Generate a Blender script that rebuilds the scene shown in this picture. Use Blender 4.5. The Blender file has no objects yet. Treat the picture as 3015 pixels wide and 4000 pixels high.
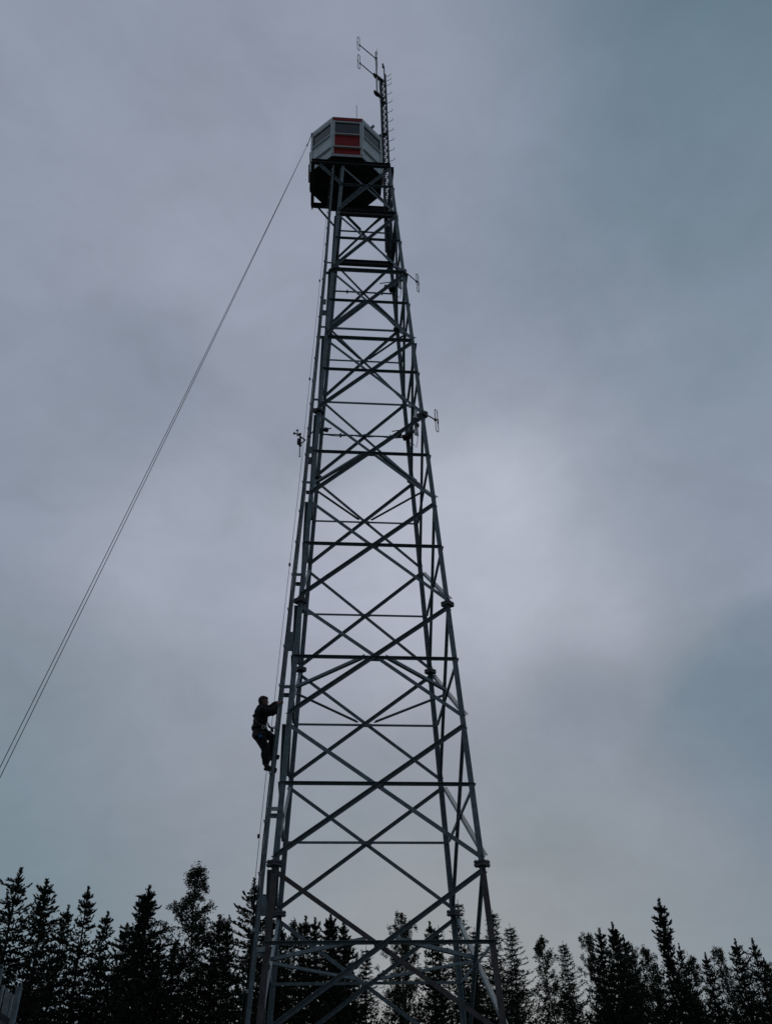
import bpy, math, random
import numpy as np
from mathutils import Vector, Matrix
R = math.radians
V = Vector
sc = bpy.context.scene
col = sc.collection

# ------------------------------------------------------------------ camera
CAM = V((-1.355, -19.979, 1.6))
PITCH, YAW, ROLL = 0.651323, 0.093050, -0.0261845
F_PX, W_PX, H_PX = 3397.55, 3015.0, 4000.0
fw = V((math.sin(YAW)*math.cos(PITCH), math.cos(YAW)*math.cos(PITCH), math.sin(PITCH)))
r0 = fw.cross(V((0, 0, 1))).normalized()
u0 = r0.cross(fw)
cr = math.cos(ROLL)*r0 + math.sin(ROLL)*u0
cu = -math.sin(ROLL)*r0 + math.cos(ROLL)*u0
cd = bpy.data.cameras.new('camera')
cam = bpy.data.objects.new('camera', cd)
col.objects.link(cam)
cam.matrix_world = Matrix(((cr.x, cu.x, -fw.x, CAM.x), (cr.y, cu.y, -fw.y, CAM.y), (cr.z, cu.z, -fw.z, CAM.z), (0, 0, 0, 1)))
cd.sensor_fit = 'VERTICAL'
cd.sensor_height = 36.0
cd.sensor_width = 27.135
cd.lens = F_PX / H_PX * 36.0
cd.clip_end = 3000
sc.camera = cam

def ray(px, py):
    return fw + cr*((px - W_PX/2)/F_PX) - cu*((py - H_PX/2)/F_PX)
def at(px, py, Y):
    """world point seen at photo pixel (px, py) on the vertical plane y = Y"""
    d = ray(px, py)
    return CAM + d*((Y - CAM.y)/d.y)

# ------------------------------------------------------------------ world, sun, exposure
sc.view_settings.view_transform = 'Standard'
sc.view_settings.look = 'None'
sc.view_settings.gamma = 1.0
sc.view_settings.exposure = 0.0
SUN_EL, SUN_AZ = R(38), R(8)          # behind the bright patch of cloud
world = bpy.data.worlds.new('World')
sc.world = world
world.use_nodes = True
nt = world.node_tree
for n in list(nt.nodes): nt.nodes.remove(n)
def wn(t, **k):
    n = nt.nodes.new(t)
    for a, b in k.items(): setattr(n, a, b)
    return n
def wl(a, b): nt.links.new(a, b)
out = wn('ShaderNodeOutputWorld'); bg = wn('ShaderNodeBackground')
wl(bg.outputs[0], out.inputs[0])
bg.inputs['Strength'].default_value = 0.1
sky = wn('ShaderNodeTexSky', sky_type='NISHITA', sun_disc=False, sun_elevation=R(10), sun_rotation=SUN_AZ)
tc = wn('ShaderNodeTexCoord')
DIR = tc.outputs['Generated']
def srgb(r, g, b):
    f = lambda c: ((c/255+0.055)/1.055)**2.4 if c/255 > .04045 else c/255/12.92
    return (f(r), f(g), f(b))
def noise(scale, detail, rough, dist=0.0, sx=1, sy=1, sz=1, off=(0, 0, 0)):
    mp = wn('ShaderNodeMapping'); wl(DIR, mp.inputs[0])
    mp.inputs['Scale'].default_value = (sx, sy, sz)
    mp.inputs['Location'].default_value = off
    n = wn('ShaderNodeTexNoise'); wl(mp.outputs[0], n.inputs['Vector'])
    n.inputs['Scale'].default_value = scale; n.inputs['Detail'].default_value = detail
    n.inputs['Roughness'].default_value = rough; n.inputs['Distortion'].default_value = dist
    return n.outputs['Fac']
def math2(op, a, b):
    m = wn('ShaderNodeMath', operation=op)
    for i, x in enumerate((a, b)):
        if isinstance(x, (int, float)): m.inputs[i].default_value = x
        else: wl(x, m.inputs[i])
    return m.outputs[0]
warp = noise(2.6, 5, .55)
warp2 = noise(6.5, 9, .62, off=(3, 1, 2))
WRP = math2('ADD', math2('MULTIPLY', math2('SUBTRACT', warp, .5), 1.0), math2('MULTIPLY', math2('SUBTRACT', warp2, .5), .75))
def patch(px, py, rad, soft, wgt=1.0):
    """soft cloud patch centred on a direction of the sky, radius in degrees, ragged edge"""
    c = ray(px, py).normalized()
    dp = wn('ShaderNodeVectorMath', operation='DOT_PRODUCT'); wl(DIR, dp.inputs[0]); dp.inputs[1].default_value = c
    ac = math2('ARCCOSINE', math2('MINIMUM', dp.outputs['Value'], 1.0), 0)
    ac = math2('ADD', ac, math2('MULTIPLY', WRP, -wgt*R(rad)*1.3))
    mr = wn('ShaderNodeMapRange', interpolation_type='SMOOTHERSTEP')
    wl(ac, mr.inputs['Value'])
    mr.inputs['From Min'].default_value = R(rad + soft); mr.inputs['From Max'].default_value = R(max(0, rad - soft))
    mr.inputs['To Min'].default_value = 0; mr.inputs['To Max'].default_value = 1
    return mr.outputs[0]
def mix(fac, a, b, mode='MIX'):
    m = wn('ShaderNodeMix', data_type='RGBA', blend_type=mode)
    if isinstance(fac, (int, float)): m.inputs[0].default_value = fac
    else: wl(fac, m.inputs[0])
    for i, x in ((6, a), (7, b)):
        if isinstance(x, tuple): m.inputs[i].default_value = (*x, 1)
        else: wl(x, m.inputs[i])
    return m.outputs[2]
BASE = srgb(140, 146, 161)
cl = mix(patch(1300, 3350, 24, 16), BASE, srgb(140, 144, 156))
for px_, py_, r_, s_, w_, c_ in (
    (3015, -300, 15, 19, .95, (94, 114, 128)), (3100, 1300, 9, 11, .55, (124, 136, 150)), (2950, 600, 9, 10, .4, (112, 128, 141)),
    (0, 3550, 12, 12, .9, (112, 128, 138)), (1500, 3950, 13, 10, .8, (118, 129, 140)), (3000, 3700, 14, 12, .85, (116, 128, 137)),
    (1500, 300, 9, 9, .75, (146, 150, 166)), (300, 300, 8, 9, .4, (143, 148, 163)), (900, 1150, 8, 9, .6, (152, 155, 170)), (1850, 2100, 8, 9, 1.0, (174, 176, 188)), (1550, 2300, 6, 6, .8, (171, 173, 186)),
    (2330, 2420, 2.6, 3.2, .75, (163, 165, 177)), (650, 2080, 5.5, 6, .75, (164, 168, 182)), (1130, 2450, 5, 5, .6, (160, 163, 178)),
    (550, 1480, 4.2, 4.5, .75, (129, 136, 150)), (250, 1700, 4, 5, .5, (134, 141, 154)), (2480, 1950, 4, 5, .45, (137, 144, 157)),
    (1600, 720, 3.5, 4, .35, (132, 139, 153)), (2250, 2820, 3.5, 3.6, .7, (130, 138, 151)), (3080, 2580, 4.0, 1.4, .8, (114, 127, 141)), (2880, 2830, 4.4, 1.4, .85, (113, 127, 141)), (2680, 2960, 2.6, 1.6, .7, (119, 131, 144)), (3060, 3000, 5.5, 2.2, .8, (112, 126, 140)),
    (2600, 3250, 5, 5, .4, (142, 145, 157)), (700, 2950, 6, 6, .4, (146, 149, 162))):
    cl = mix(math2('MULTIPLY', patch(px_, py_, r_, s_, 1.0 if s_ > 2.4 else .34), w_), cl, srgb(*c_))
tex2 = noise(11.0, 9, .6, .6, 1, 1, 1.5, off=(5, 2, 9))
t2 = wn('ShaderNodeMapRange'); wl(tex2, t2.inputs['Value'])
t2.inputs['From Min'].default_value = .3; t2.inputs['From Max'].default_value = .7
t2.inputs['To Min'].default_value = .955; t2.inputs['To Max'].default_value = 1.045
cl = mix(1.0, cl, t2.outputs[0], 'MULTIPLY')
# broken texture of the cloud deck
tex = noise(4.2, 8, .56, .4, 1, 1, 1.7)
tf = wn('ShaderNodeMapRange'); wl(tex, tf.inputs['Value'])
tf.inputs['From Min'].default_value = .28; tf.inputs['From Max'].default_value = .72
tf.inputs['To Min'].default_value = .93; tf.inputs['To Max'].default_value = 1.07
cl = mix(1.0, cl, tf.outputs[0], 'MULTIPLY')
# unseen sky behind the camera, dimmed to keep camera-facing steel dark
sep = wn('ShaderNodeSeparateXYZ'); wl(DIR, sep.inputs[0])
bk = wn('ShaderNodeMapRange', interpolation_type='SMOOTHSTEP'); wl(sep.outputs['Y'], bk.inputs['Value'])
bk.inputs['From Min'].default_value = -.55; bk.inputs['From Max'].default_value = .25
bk.inputs['To Min'].default_value = .62; bk.inputs['To Max'].default_value = 1.0
lo = wn('ShaderNodeMapRange', interpolation_type='SMOOTHSTEP'); wl(math2('ADD', sep.outputs['Z'], math2('MULTIPLY', sep.outputs['Y'], 1.2)), lo.inputs['Value'])
lo.inputs['From Min'].default_value = -.9; lo.inputs['From Max'].default_value = .1
lo.inputs['To Min'].default_value = .30; lo.inputs['To Max'].default_value = 1.0
cl = mix(1.0, cl, lo.outputs[0], 'MULTIPLY')
cl = mix(1.0, cl, bk.outputs[0], 'MULTIPLY')
cl = mix(1.0, cl, (10.5, 10.95, 11.05), 'MULTIPLY')     # background strength is 0.1
wl(mix(.97, sky.outputs[0], cl), bg.inputs['Color'])

sl = bpy.data.lights.new('sun', 'SUN'); sl.energy = 0.5; sl.angle = R(25); sl.color = (1.0, .96, .9)
sun = bpy.data.objects.new('sun', sl); col.objects.link(sun)
sd = V((math.sin(SUN_AZ)*math.cos(SUN_EL), math.cos(SUN_AZ)*math.cos(SUN_EL), math.sin(SUN_EL)))
sun.rotation_euler = sd.to_track_quat('Z', 'Y').to_euler()
sun.location = sd*200

# ------------------------------------------------------------------ helpers
def material(name, color, rough=.6, metal=0.0, var=.2, scale=6.0, color2=None, bump=0.0, spec=.5, detail=6):
    m = bpy.data.materials.new(name); m.use_nodes = True
    t = m.node_tree; b = t.nodes['Principled BSDF']
    b.inputs['Roughness'].default_value = rough; b.inputs['Metallic'].default_value = metal
    b.inputs['Specular IOR Level'].default_value = spec
    c = t.nodes.new('ShaderNodeTexCoord')
    n = t.nodes.new('ShaderNodeTexNoise'); n.inputs['Scale'].default_value = scale; n.inputs['Detail'].default_value = detail
    t.links.new(c.outputs['Object'], n.inputs['Vector'])
    rp = t.nodes.new('ShaderNodeValToRGB')
    c2 = color2 or tuple(min(1, x*(1+var)) for x in color); c1 = tuple(x*(1-var) for x in color)
    rp.color_ramp.elements[0].position = .32; rp.color_ramp.elements[1].position = .68
    rp.color_ramp.elements[0].color = (*c1, 1); rp.color_ramp.elements[1].color = (*c2, 1)
    t.links.new(n.outputs['Fac'], rp.inputs[0]); t.links.new(rp.outputs[0], b.inputs['Base Color'])
    if bump:
        bp = t.nodes.new('ShaderNodeBump'); bp.inputs['Strength'].default_value = bump; bp.inputs['Distance'].default_value = .01
        t.links.new(n.outputs['Fac'], bp.inputs['Height']); t.links.new(bp.outputs[0], b.inputs['Normal'])
    return m
M = {}
M['galv'] = material('galvanised_steel', (.16, .225, .25), .55, .15, .28, 9, bump=.03)
M['galv_light'] = material('fresh_galvanised_steel', (.36, .43, .46), .45, .2, .2, 14, bump=.03)
M['brown_steel'] = material('dark_brown_steel', (.090, .078, .080), .65, 0, .3, 7, color2=(.115, .115, .12))  # dark brown tone for the lowest front leg sections and one front diagonal
M['dark_steel'] = material('weathered_steel', (.055, .065, .072), .6, .2, .3, 10)
M['alu'] = material('aluminium_tube', (.78, .82, .80), .6, 0, .15, 20)
M['white'] = material('white_painted_panel', (.66, .77, .79), .55, 0, .06, 3.0, bump=.05)
M['red'] = material('red_painted_panel', (.34, .014, .017), .6, 0, .12, 3.0, spec=.2)
M['black'] = material('black_plastic', (.02, .022, .024), .6, 0, .2, 20)
M['ceiling'] = material('cabin_interior', (.22, .25, .27), .8, 0, .1, 3)
M['roof'] = material('roof_sheet', (.15, .16, .17), .6, 0, .15, 4)
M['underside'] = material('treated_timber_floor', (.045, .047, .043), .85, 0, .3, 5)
M['needles'] = material('dark_conifer_needles', (.028, .045, .026), .8, 0, .35, 2.5, spec=.2)
M['needles_b'] = material('spruce_needles', (.024, .042, .030), .8, 0, .35, 2.5, spec=.2)
M['leaves'] = material('birch_leaves', (.032, .047, .022), .75, 0, .3, 2.5, spec=.2)
M['bark'] = material('grey_bark', (.06, .052, .044), .9, 0, .35, 8, bump=.4)
M['pale_bark'] = material('pale_bark', (.20, .19, .17), .9, 0, .4, 6, color2=(.05, .045, .04))
M['cloth'] = material('black_work_jacket', (.014, .015, .017), .85, 0, .3, 14, bump=.5, spec=.25)
M['trouser'] = material('dark_work_trousers', (.017, .017, .018), .85, 0, .3, 14, bump=.5, spec=.25)
M['skin'] = material('skin', (.24, .135, .105), .6, 0, .08, 18)
M['hair'] = material('dark_hair', (.018, .013, .010), .7, 0, .3, 60)
M['boot'] = material('black_leather_boot', (.014, .014, .013), .5, 0, .3, 20)
M['strap'] = material('grey_webbing_strap', (.045, .045, .048), .8, 0, .2, 40)
M['blue'] = material('blue_webbing', (.02, .17, .50), .7, 0, .1, 40)
M['concrete'] = material('concrete', (.28, .27, .25), .9, 0, .2, 8, bump=.3)
M['rope'] = material('dark_rope', (.03, .032, .035), .8, 0, .2, 40)
# glass
g = bpy.data.materials.new('window_glass'); g.use_nodes = True
t = g.node_tree; b = t.nodes['Principled BSDF']
b.inputs['Base Color'].default_value = (.06, .09, .11, 1); b.inputs['Roughness'].default_value = .06
tr = t.nodes.new('ShaderNodeBsdfTransparent'); tr.inputs[0].default_value = (.75, .85, .9, 1)
mx = t.nodes.new('ShaderNodeMixShader'); mx.inputs[0].default_value = .55
t.links.new(tr.outputs[0], mx.inputs[1]); t.links.new(b.outputs[0], mx.inputs[2])
t.links.new(mx.outputs[0], t.nodes['Material Output'].inputs[0])
M['glass'] = g

class MB:
    def __init__(s): s.v = []; s.f = []
    def add(s, vs, fs):
        o = len(s.v); s.v += [tuple(x) for x in vs]; s.f += [tuple(i+o for i in f) for f in fs]
    def prism(s, a, b, c):
        """extrude closed 2D-ring a (list of points) to ring b"""
        n = len(a)
        s.add(list(a)+list(b), [tuple(range(n))[::-1], tuple(range(n, 2*n))] + [(i, (i+1) % n, n+(i+1) % n, n+i) for i in range(n)])
    def lbar(s, p, q, n, w, h, t=.009, edge=1, up=None):
        """angle section: flat leg w wide facing n, outstanding leg h deep along n (h<0: along -n) at the upper or lower edge"""
        p, q, n = V(p), V(q), V(n)
        d = (q-p).normalized(); n = (n - d*n.dot(d)).normalized(); sd_ = d.cross(n)
        if abs(sd_.z) > 1e-3 and sd_.z < 0: sd_ = -sd_
        if up is not None and sd_.dot(V(up)) < 0: sd_ = -sd_
        a = w/2
        if edge > 0: prof = [(-a, 0), (-a, t), (a-t, t), (a-t, h), (a, h), (a, 0)]
        else: prof = [(a, 0), (a, t), (-a+t, t), (-a+t, h), (-a, h), (-a, 0)]
        if h < 0: prof = [(x, -y) if y == t else (x, y) for x, y in prof]
        ring = [sd_*x + n*y for x, y in prof]
        o = len(s.v)
        s.v += [tuple(p+x) for x in ring] + [tuple(q+x) for x in ring]
        s.f += [(o+i, o+(i+1) % 6, o+6+(i+1) % 6, o+6+i) for i in range(6)]
        s.f += [(o, o+1, o+2), (o, o+2, o+5), (o+2, o+3, o+4), (o+2, o+4, o+5), (o+6, o+8, o+7), (o+6, o+11, o+8), (o+8, o+10, o+9), (o+8, o+11, o+10)]
    def bar(s, p, q, w, h, n=(0, 0, 1)):
        """solid rectangular bar; w along n x d, h along n"""
        p, q, n = V(p), V(q), V(n); d = (q-p).normalized()
        n = n - d*n.dot(d)
        if n.length < 1e-4: n = V((1, 0, 0)) - d*d.x
        n.normalize(); x = d.cross(n)
        rg = [x*(w/2*a)+n*(h/2*b_) for a, b_ in ((-1, -1), (1, -1), (1, 1), (-1, 1))]
        s.prism([p+k for k in rg], [q+k for k in rg], None)
    def box(s, c, sx, sy, sz, rz=0):
        c = V(c); m = Matrix.Rotation(rz, 3, 'Z')
        vs = [c + m @ V((sx/2*a, sy/2*b_, sz/2*d)) for d in (-1, 1) for a, b_ in ((-1, -1), (1, -1), (1, 1), (-1, 1))]
        s.add(vs, [(3, 2, 1, 0), (4, 5, 6, 7), (0, 1, 5, 4), (1, 2, 6, 5), (2, 3, 7, 6), (3, 0, 4, 7)])
    def tube(s, pts, r, n=8, caps=True, closed=False):
        pts = [V(p) for p in pts]; m = len(pts)
        rs = r if isinstance(r, (list, tuple)) else [r]*m
        o = len(s.v); pr = None
        for i, p in enumerate(pts):
            if closed: d = pts[(i+1) % m]-pts[i-1]
            else: d = pts[min(i+1, m-1)]-pts[max(i-1, 0)]
            d.normalize()
            if pr is None:
                a = V((0, 0, 1)) if abs(d.z) < .9 else V((1, 0, 0))
                pr = (a-d*a.dot(d)).normalized()
            else: pr = (pr-d*pr.dot(d)).normalized()
            b_ = d.cross(pr)
            for k in range(n):
                an = 2*math.pi*k/n
                s.v.append(tuple(p+(pr*math.cos(an)+b_*math.sin(an))*rs[i]))
        for i in range(m if closed else m-1):
            j = (i+1) % m
            for k in range(n):
                s.f.append((o+i*n+k, o+i*n+(k+1) % n, o+j*n+(k+1) % n, o+j*n+k))
        if caps and not closed:
            s.f.append(tuple(o+k for k in range(n))[::-1]); s.f.append(tuple(o+(m-1)*n+k for k in range(n)))
    def ball(s, c, rx, ry=None, rz=None, n=10, rot=None):
        ry = ry or rx; rz = rz or rx; c = V(c); o = len(s.v); h = n//2+1
        for i in range(h+1):
            ph = math.pi*i/h
            for k in range(n):
                th = 2*math.pi*k/n
                q = V((rx*math.sin(ph)*math.cos(th), ry*math.sin(ph)*math.sin(th), rz*math.cos(ph)))
                if rot: q = rot @ q
                s.v.append(tuple(c+q))
        for i in range(h):
            for k in range(n):
                s.f.append((o+i*n+k, o+(i+1)*n+k, o+(i+1)*n+(k+1) % n, o+i*n+(k+1) % n))
    def build(s, name, mat, parent=None, smooth=False, remesh=None, sm=0):
        me = bpy.data.meshes.new(name)
        org = V((0, 0, 0))
        me.from_pydata(s.v, [], s.f); me.update()
        o = bpy.data.objects.new(name, me); col.objects.link(o)
        if remesh:
            md = o.modifiers.new('r', 'REMESH'); md.mode = 'VOXEL'; md.voxel_size = remesh; md.use_smooth_shade = True
            if sm:
                ms = o.modifiers.new('s', 'SMOOTH'); ms.iterations = sm; ms.factor = .5
            dg = bpy.context.evaluated_depsgraph_get(); dg.update()
            nm = bpy.data.meshes.new_from_object(o.evaluated_get(dg)); o.modifiers.clear(); o.data = nm; nm.name = name; me = nm
        me.materials.clear(); me.materials.append(mat)
        if smooth or remesh: me.polygons.foreach_set('use_smooth', [True]*len(me.polygons))
        if parent is not None:
            o.parent = parent
            b_ = parent
            off = V((0, 0, 0))
            while b_ is not None: off += b_.location; b_ = b_.parent
            for v_ in me.vertices: v_.co -= off
        return o
def tag(o, label=None, cat=None, group=None, kind=None):
    for k, x in (('label', label), ('category', cat), ('group', group), ('kind', kind)):
        if x: o[k] = x
    return o
def thing(name, label, cat, loc=(0, 0, 0), group=None):
    o = bpy.data.objects.new(name, None); col.objects.link(o); o.location = loc; o.empty_display_size = .2
    return tag(o, label, cat, group)
def lerp(a, b, t): return a+(b-a)*t

# ------------------------------------------------------------------ ground
def ground_z(x, y):
    return 0.0
gm = MB()
N = 60
xs = [math.copysign(abs(i/N*2-1)**2.2, i/N*2-1)*900 for i in range(N+1)]
ys = [math.copysign(abs(i/N*2-1)**2.2, i/N*2-1)*900 for i in range(N+1)]
rg = random.Random(4)
gv = [(x, y, -.02+(rg.random()-.5)*.12*min(1, max(0, (math.hypot(x, y)-30)/20))) for y in ys for x in xs]
gf = [(j*(N+1)+i, j*(N+1)+i+1, (j+1)*(N+1)+i+1, (j+1)*(N+1)+i) for j in range(N) for i in range(N)]
gm.add(gv, gf)
tag(gm.build('ground', material('rough_grass_clearing', (.022, .026, .014), .95, 0, .4, 1.2, color2=(.05, .046, .03), bump=.6)), kind='structure')

# ------------------------------------------------------------------ tower
def HW(z): return 2.05 - .0424376*(z-6.52)
NZ = [.30, 3.42, 6.52, 9.61, 12.72, 16.02, 19.35, 22.73, 26.31, 29.91]
MZ = [1.90, 5.07, 8.14, 11.16, 14.46, 17.70, 21.18, 24.62, 28.25]
DECK = 33.42
MID_TOP = 31.86
LW = .122                                           # leg angle width
tower = thing('lattice_tower', 'tall grey galvanised steel lattice tower carrying the red and white lookout cabin', 'tower', (0, 0, 0))
OUT = LW/2
def fpt(face, side, z, out=OUT, frac=1.0):
    """point on a face of the tower: face 0 front, 1 right, 2 back, 3 left; side in -1..1 across it"""
    w = HW(z); x, y = side*w*frac, -(w+out)
    for _ in range(face): x, y = -y, x
    return V((x, y, z))
def fn(face):
    n = V((0, -1, .0424))
    for _ in range(face): n = V((-n.y, n.x, n.z))
    return n.normalized()
# legs
for sx in (-1, 1):
    for sy in (-1, 1):
        m = MB()
        segs = [(.22, 6.50), (6.54, 12.70), (12.74, 19.33), (19.37, 26.29), (26.33, DECK-.1)]
        for z0, z1 in segs:
            t_ = .014
            def ringz(z):
                w = HW(z)+OUT; a = LW
                return [V((sx*x, sy*y, z)) for x, y in ((w, w), (w-a, w), (w-a, w-t_), (w-t_, w-t_), (w-t_, w-a), (w, w-a))]
            A, B = ringz(z0), ringz(z1); o = len(m.v)
            m.v += [tuple(p) for p in A+B]
            for i in range(6): m.f.append((o+i, o+(i+1) % 6, o+6+(i+1) % 6, o+6+i))
            for k in (0, 6): m.f += [(o+k, o+k+1, o+k+2, o+k+3), (o+k, o+k+3, o+k+4, o+k+5)]
        leg = m.build('leg', M['galv'], tower)
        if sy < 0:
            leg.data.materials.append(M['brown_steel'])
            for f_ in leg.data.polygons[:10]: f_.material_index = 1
        for z in (6.52, 12.72, 19.35, 26.31):
            w = HW(z); m = MB(); s = .235 if z < 20 else .215
            cx, cy = sx*(w+.01), sy*(w+.01)
            m.box((cx, cy, z-.030), s, s, .044, R(45)); m.box((cx, cy, z+.030), s, s, .044, R(45)); m.box((cx, cy, z), s*.8, s*.8, .03, R(45))
            for bx in (-1, 1):
                for by in (-1, 1):
                    q_ = Matrix.Rotation(R(45), 3, 'Z') @ V((bx*s*.38, by*s*.38, 0))
                    m.tube([(cx+q_.x, cy+q_.y, z-.075), (cx+q_.x, cy+q_.y, z+.075)], .016, 6)
            m.build('splice_plate', M['dark_steel'], leg)
        m = MB(); w = HW(.1)
        m.box((sx*w, sy*w, .2), .42, .42, .04)
        m.build('base_plate', M['galv'], leg)
# diagonals: one of each pair faces out with its flat leg, the other carries its outstanding leg outward
for k in range(9):
    z0, z1 = NZ[k], NZ[k+1]
    for face in range(4):
        n = fn(face); W_ = .088
        a = z0+.13; b_ = z1-.14
        m = MB(); m.lbar(fpt(face, -1, a), fpt(face, 1, b_), n, W_, W_, .009, 1); m.build('diagonal_brace', M['galv'], tower)
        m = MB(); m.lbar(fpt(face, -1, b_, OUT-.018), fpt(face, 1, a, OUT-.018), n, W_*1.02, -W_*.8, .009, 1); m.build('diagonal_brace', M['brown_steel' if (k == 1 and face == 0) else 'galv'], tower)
        # bolts on both ends
# top panel
for face in range(4):
    n = fn(face)
    m = MB(); m.lbar(fpt(face, -1, NZ[-1]+.2), fpt(face, 1, DECK-.25), n, .085, .07, .009, 1); m.build('diagonal_brace', M['galv'], tower)
    m = MB(); m.lbar(fpt(face, -1, DECK-.25, OUT-.018), fpt(face, 1, NZ[-1]+.2, OUT-.018), n, .075, -.06, .009, 1); m.build('diagonal_brace', M['galv'], tower)
# horizontals through the crossings
for k, z in enumerate(MZ + [MID_TOP]):
    for face in range(4):
        n = fn(face)
        m = MB(); m.lbar(fpt(face, -1.03, z, OUT-.03), fpt(face, 1.03, z, OUT-.03), n, .062, .075, .008, 1)
        h = m.build('horizontal_brace', M['galv'], tower)
        m = MB(); c = fpt(face, 0, z-.015, OUT-.045); tt = V((1, 0, 0)) if face % 2 == 0 else V((0, 1, 0))
        m.bar(c-tt*.13, c+tt*.13, .012, .10, (0, 0, 1))
        for s_ in (-.09, .09):
            m.tube([c+tt*s_-n*.02, c+tt*s_+n*.03], .014, 6)
        m.build('gusset_plate', M['galv'], h)
# horizontals at the joints high up
for z, w_, h_ in ((22.73-.02, .085, .09), (26.31+.02, .11, .10)):
    for face in range(4):
        n = fn(face); m = MB()
        m.lbar(fpt(face, -.98, z-.06, OUT+.004), fpt(face, .98, z-.06, OUT+.004), n, w_, h_, .01, 1)
        m.build('horizontal_brace', M['galv'], tower)
for face in range(4):
    n = fn(face); z = 29.93
    m = MB(); p, q = fpt(face, -.97, z, OUT-.02), fpt(face, 1.0, z, OUT-.02)
    hgt = .24
    m.bar(p, q, .012, hgt, (0, 0, 1))
    for dz in (hgt/2, -hgt/2):
        m.bar(p+V((0, 0, dz)), q+V((0, 0, dz)), .14, .014, (0, 0, 1))
    m.build('top_beam', M['dark_steel'], tower)
# plan diamonds
for z in (5.07, 11.16, 17.70, 24.62, MID_TOP):
    w = HW(z); e = .12*w; s_ = w-.02
    for ax in (-1, 1):
        for ay in (-1, 1):
            m = MB()
            m.lbar((ax*e, ay*s_, z+.05), (ax*s_, ay*e*.75, z+.05), (0, 0, 1), .080, .072, .008, 1, up=(0, ay, 0))
            m.build('plan_brace', M['galv'], tower)
# bolts poking out by the joints
m = MB()
for i, z in enumerate(NZ[1:], 1):
    for sx in (-1, 1):
        for sy in (-1, 1):
            for dz in (-.16, .14):
                w = HW(z+dz)+OUT
                m.tube([(sx*(w-.05), sy*(w-.01), z+dz), (sx*(w-.05), sy*(w+.028), z+dz)], .015, 6)
                m.tube([(sx*(w-.01), sy*(w-.05), z+dz), (sx*(w+.028), sy*(w-.05), z+dz)], .015, 6)
m.build('joint_bolts', M['dark_steel'], tower)
# deck frame that carries the cabin: a steel frame reaching out to the left
XL = at(1222, 638, -.98).x
wd = HW(DECK)+.03
def ibeam(m, p, q, h, wf):
    m.bar(p, q, .012, h, (0, 0, 1))
    for dz in (h/2, -h/2): m.bar(V(p)+V((0, 0, dz)), V(q)+V((0, 0, dz)), wf, .014, (0, 0, 1))
for i, (p, q) in enumerate((((XL-.05, -wd-.05, DECK), (wd+.02, -wd-.05, DECK)), ((XL-.05, wd+.02, DECK), (wd+.12, wd+.02, DECK)),
                            ((XL, -wd, DECK+.003), (XL, wd-.03, DECK+.003)), ((wd+.10, -wd+.05, DECK+.003), (wd+.10, wd-.03, DECK+.003)), ((-wd, -wd, DECK+.004), (-wd, wd-.03, DECK+.004)))):
    m = MB(); ibeam(m, p, q, .20 if i != 2 else .26, .13)
    m.build('deck_beam', M['dark_steel'], tower)
# knee braces from legs out to the left end of the deck
for sy in (-1, 1):
    z = DECK-.12; m = MB()
    m.lbar((XL+.22, sy*(wd+.01), z), (-HW(MID_TOP)-.0, sy*(HW(MID_TOP)+.09), MID_TOP-.02), (0, sy, 0), .09, .08, .01, 1)
    m.build('knee_brace', M['galv'], tower)
# two hanging stubs under the rear corner of the deck
m = MB(); m.bar((XL, wd+.02, DECK-.1), (XL, wd+.02, DECK-.28), .05, .05, (0, 1, 0)); m.build('deck_hanger', M['dark_steel'], tower)

for sx in (-1, 1):
    for sy in (-1, 1):
        m = MB(); w = HW(0)
        m.box((sx*w, sy*w, .06), .9, .9, .24)
        p = m.build('concrete_footing', M['concrete'], tower)

# ------------------------------------------------------------------ cabin
XC = -.771
Z0, Z1 = 33.66, 36.53
OCT = {5: (XC-.594, -1.13), 6: (XC+.594, -1.13), 7: (XC+1.45, -.36), 0: (XC+1.45, .50), 1: (XC+.594, 1.34), 2: (XC-.594, 1.34), 3: (XC-1.45, .50), 4: (XC-1.45, -.36)}
cab = thing('lookout_cabin', 'small octagonal lookout cabin with red and white walls and windows all round', 'cabin', (XC, .1, Z0))
CC = V((XC, .1, 0))
order = [5, 6, 7, 0, 1, 2, 3, 4]
ring = [V((*OCT[i], 0)) for i in order]
def octa(m, z, dz, grow):
    pts = [CC + (p-CC)*grow for p in ring]
    m.prism([p+V((0, 0, z)) for p in pts], [p+V((0, 0, z+dz)) for p in pts], None)
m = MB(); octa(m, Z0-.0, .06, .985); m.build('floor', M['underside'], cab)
m = MB()
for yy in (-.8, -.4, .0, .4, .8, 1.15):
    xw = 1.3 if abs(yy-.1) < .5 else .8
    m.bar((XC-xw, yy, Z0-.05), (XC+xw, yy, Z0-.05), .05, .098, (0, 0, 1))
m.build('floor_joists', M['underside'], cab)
m = MB(); octa(m, Z1-.10, .03, .97); m.build('ceiling', M['ceiling'], cab)
m = MB()
pts = [CC+(p-CC)*1.02 for p in ring]
m.prism([p+V((0, 0, Z1+.005)) for p in pts], [p+V((0, 0, Z1+.055)) for p in pts], None)
o_ = len(m.v)
m.v += [tuple(p+V((0, 0, Z1+.056))) for p in [CC+(p-CC)*.99 for p in ring]] + [(XC, .1, Z1+.25)]
for i in range(8): m.f.append((o_+i, o_+(i+1) % 8, o_+8))
m.build('roof', M['roof'], cab)
HT = Z1-Z0
def zz(f): return Z1 - f*HT       # fraction from the top, as read off the front wall
RT = random.Random(5)
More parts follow.
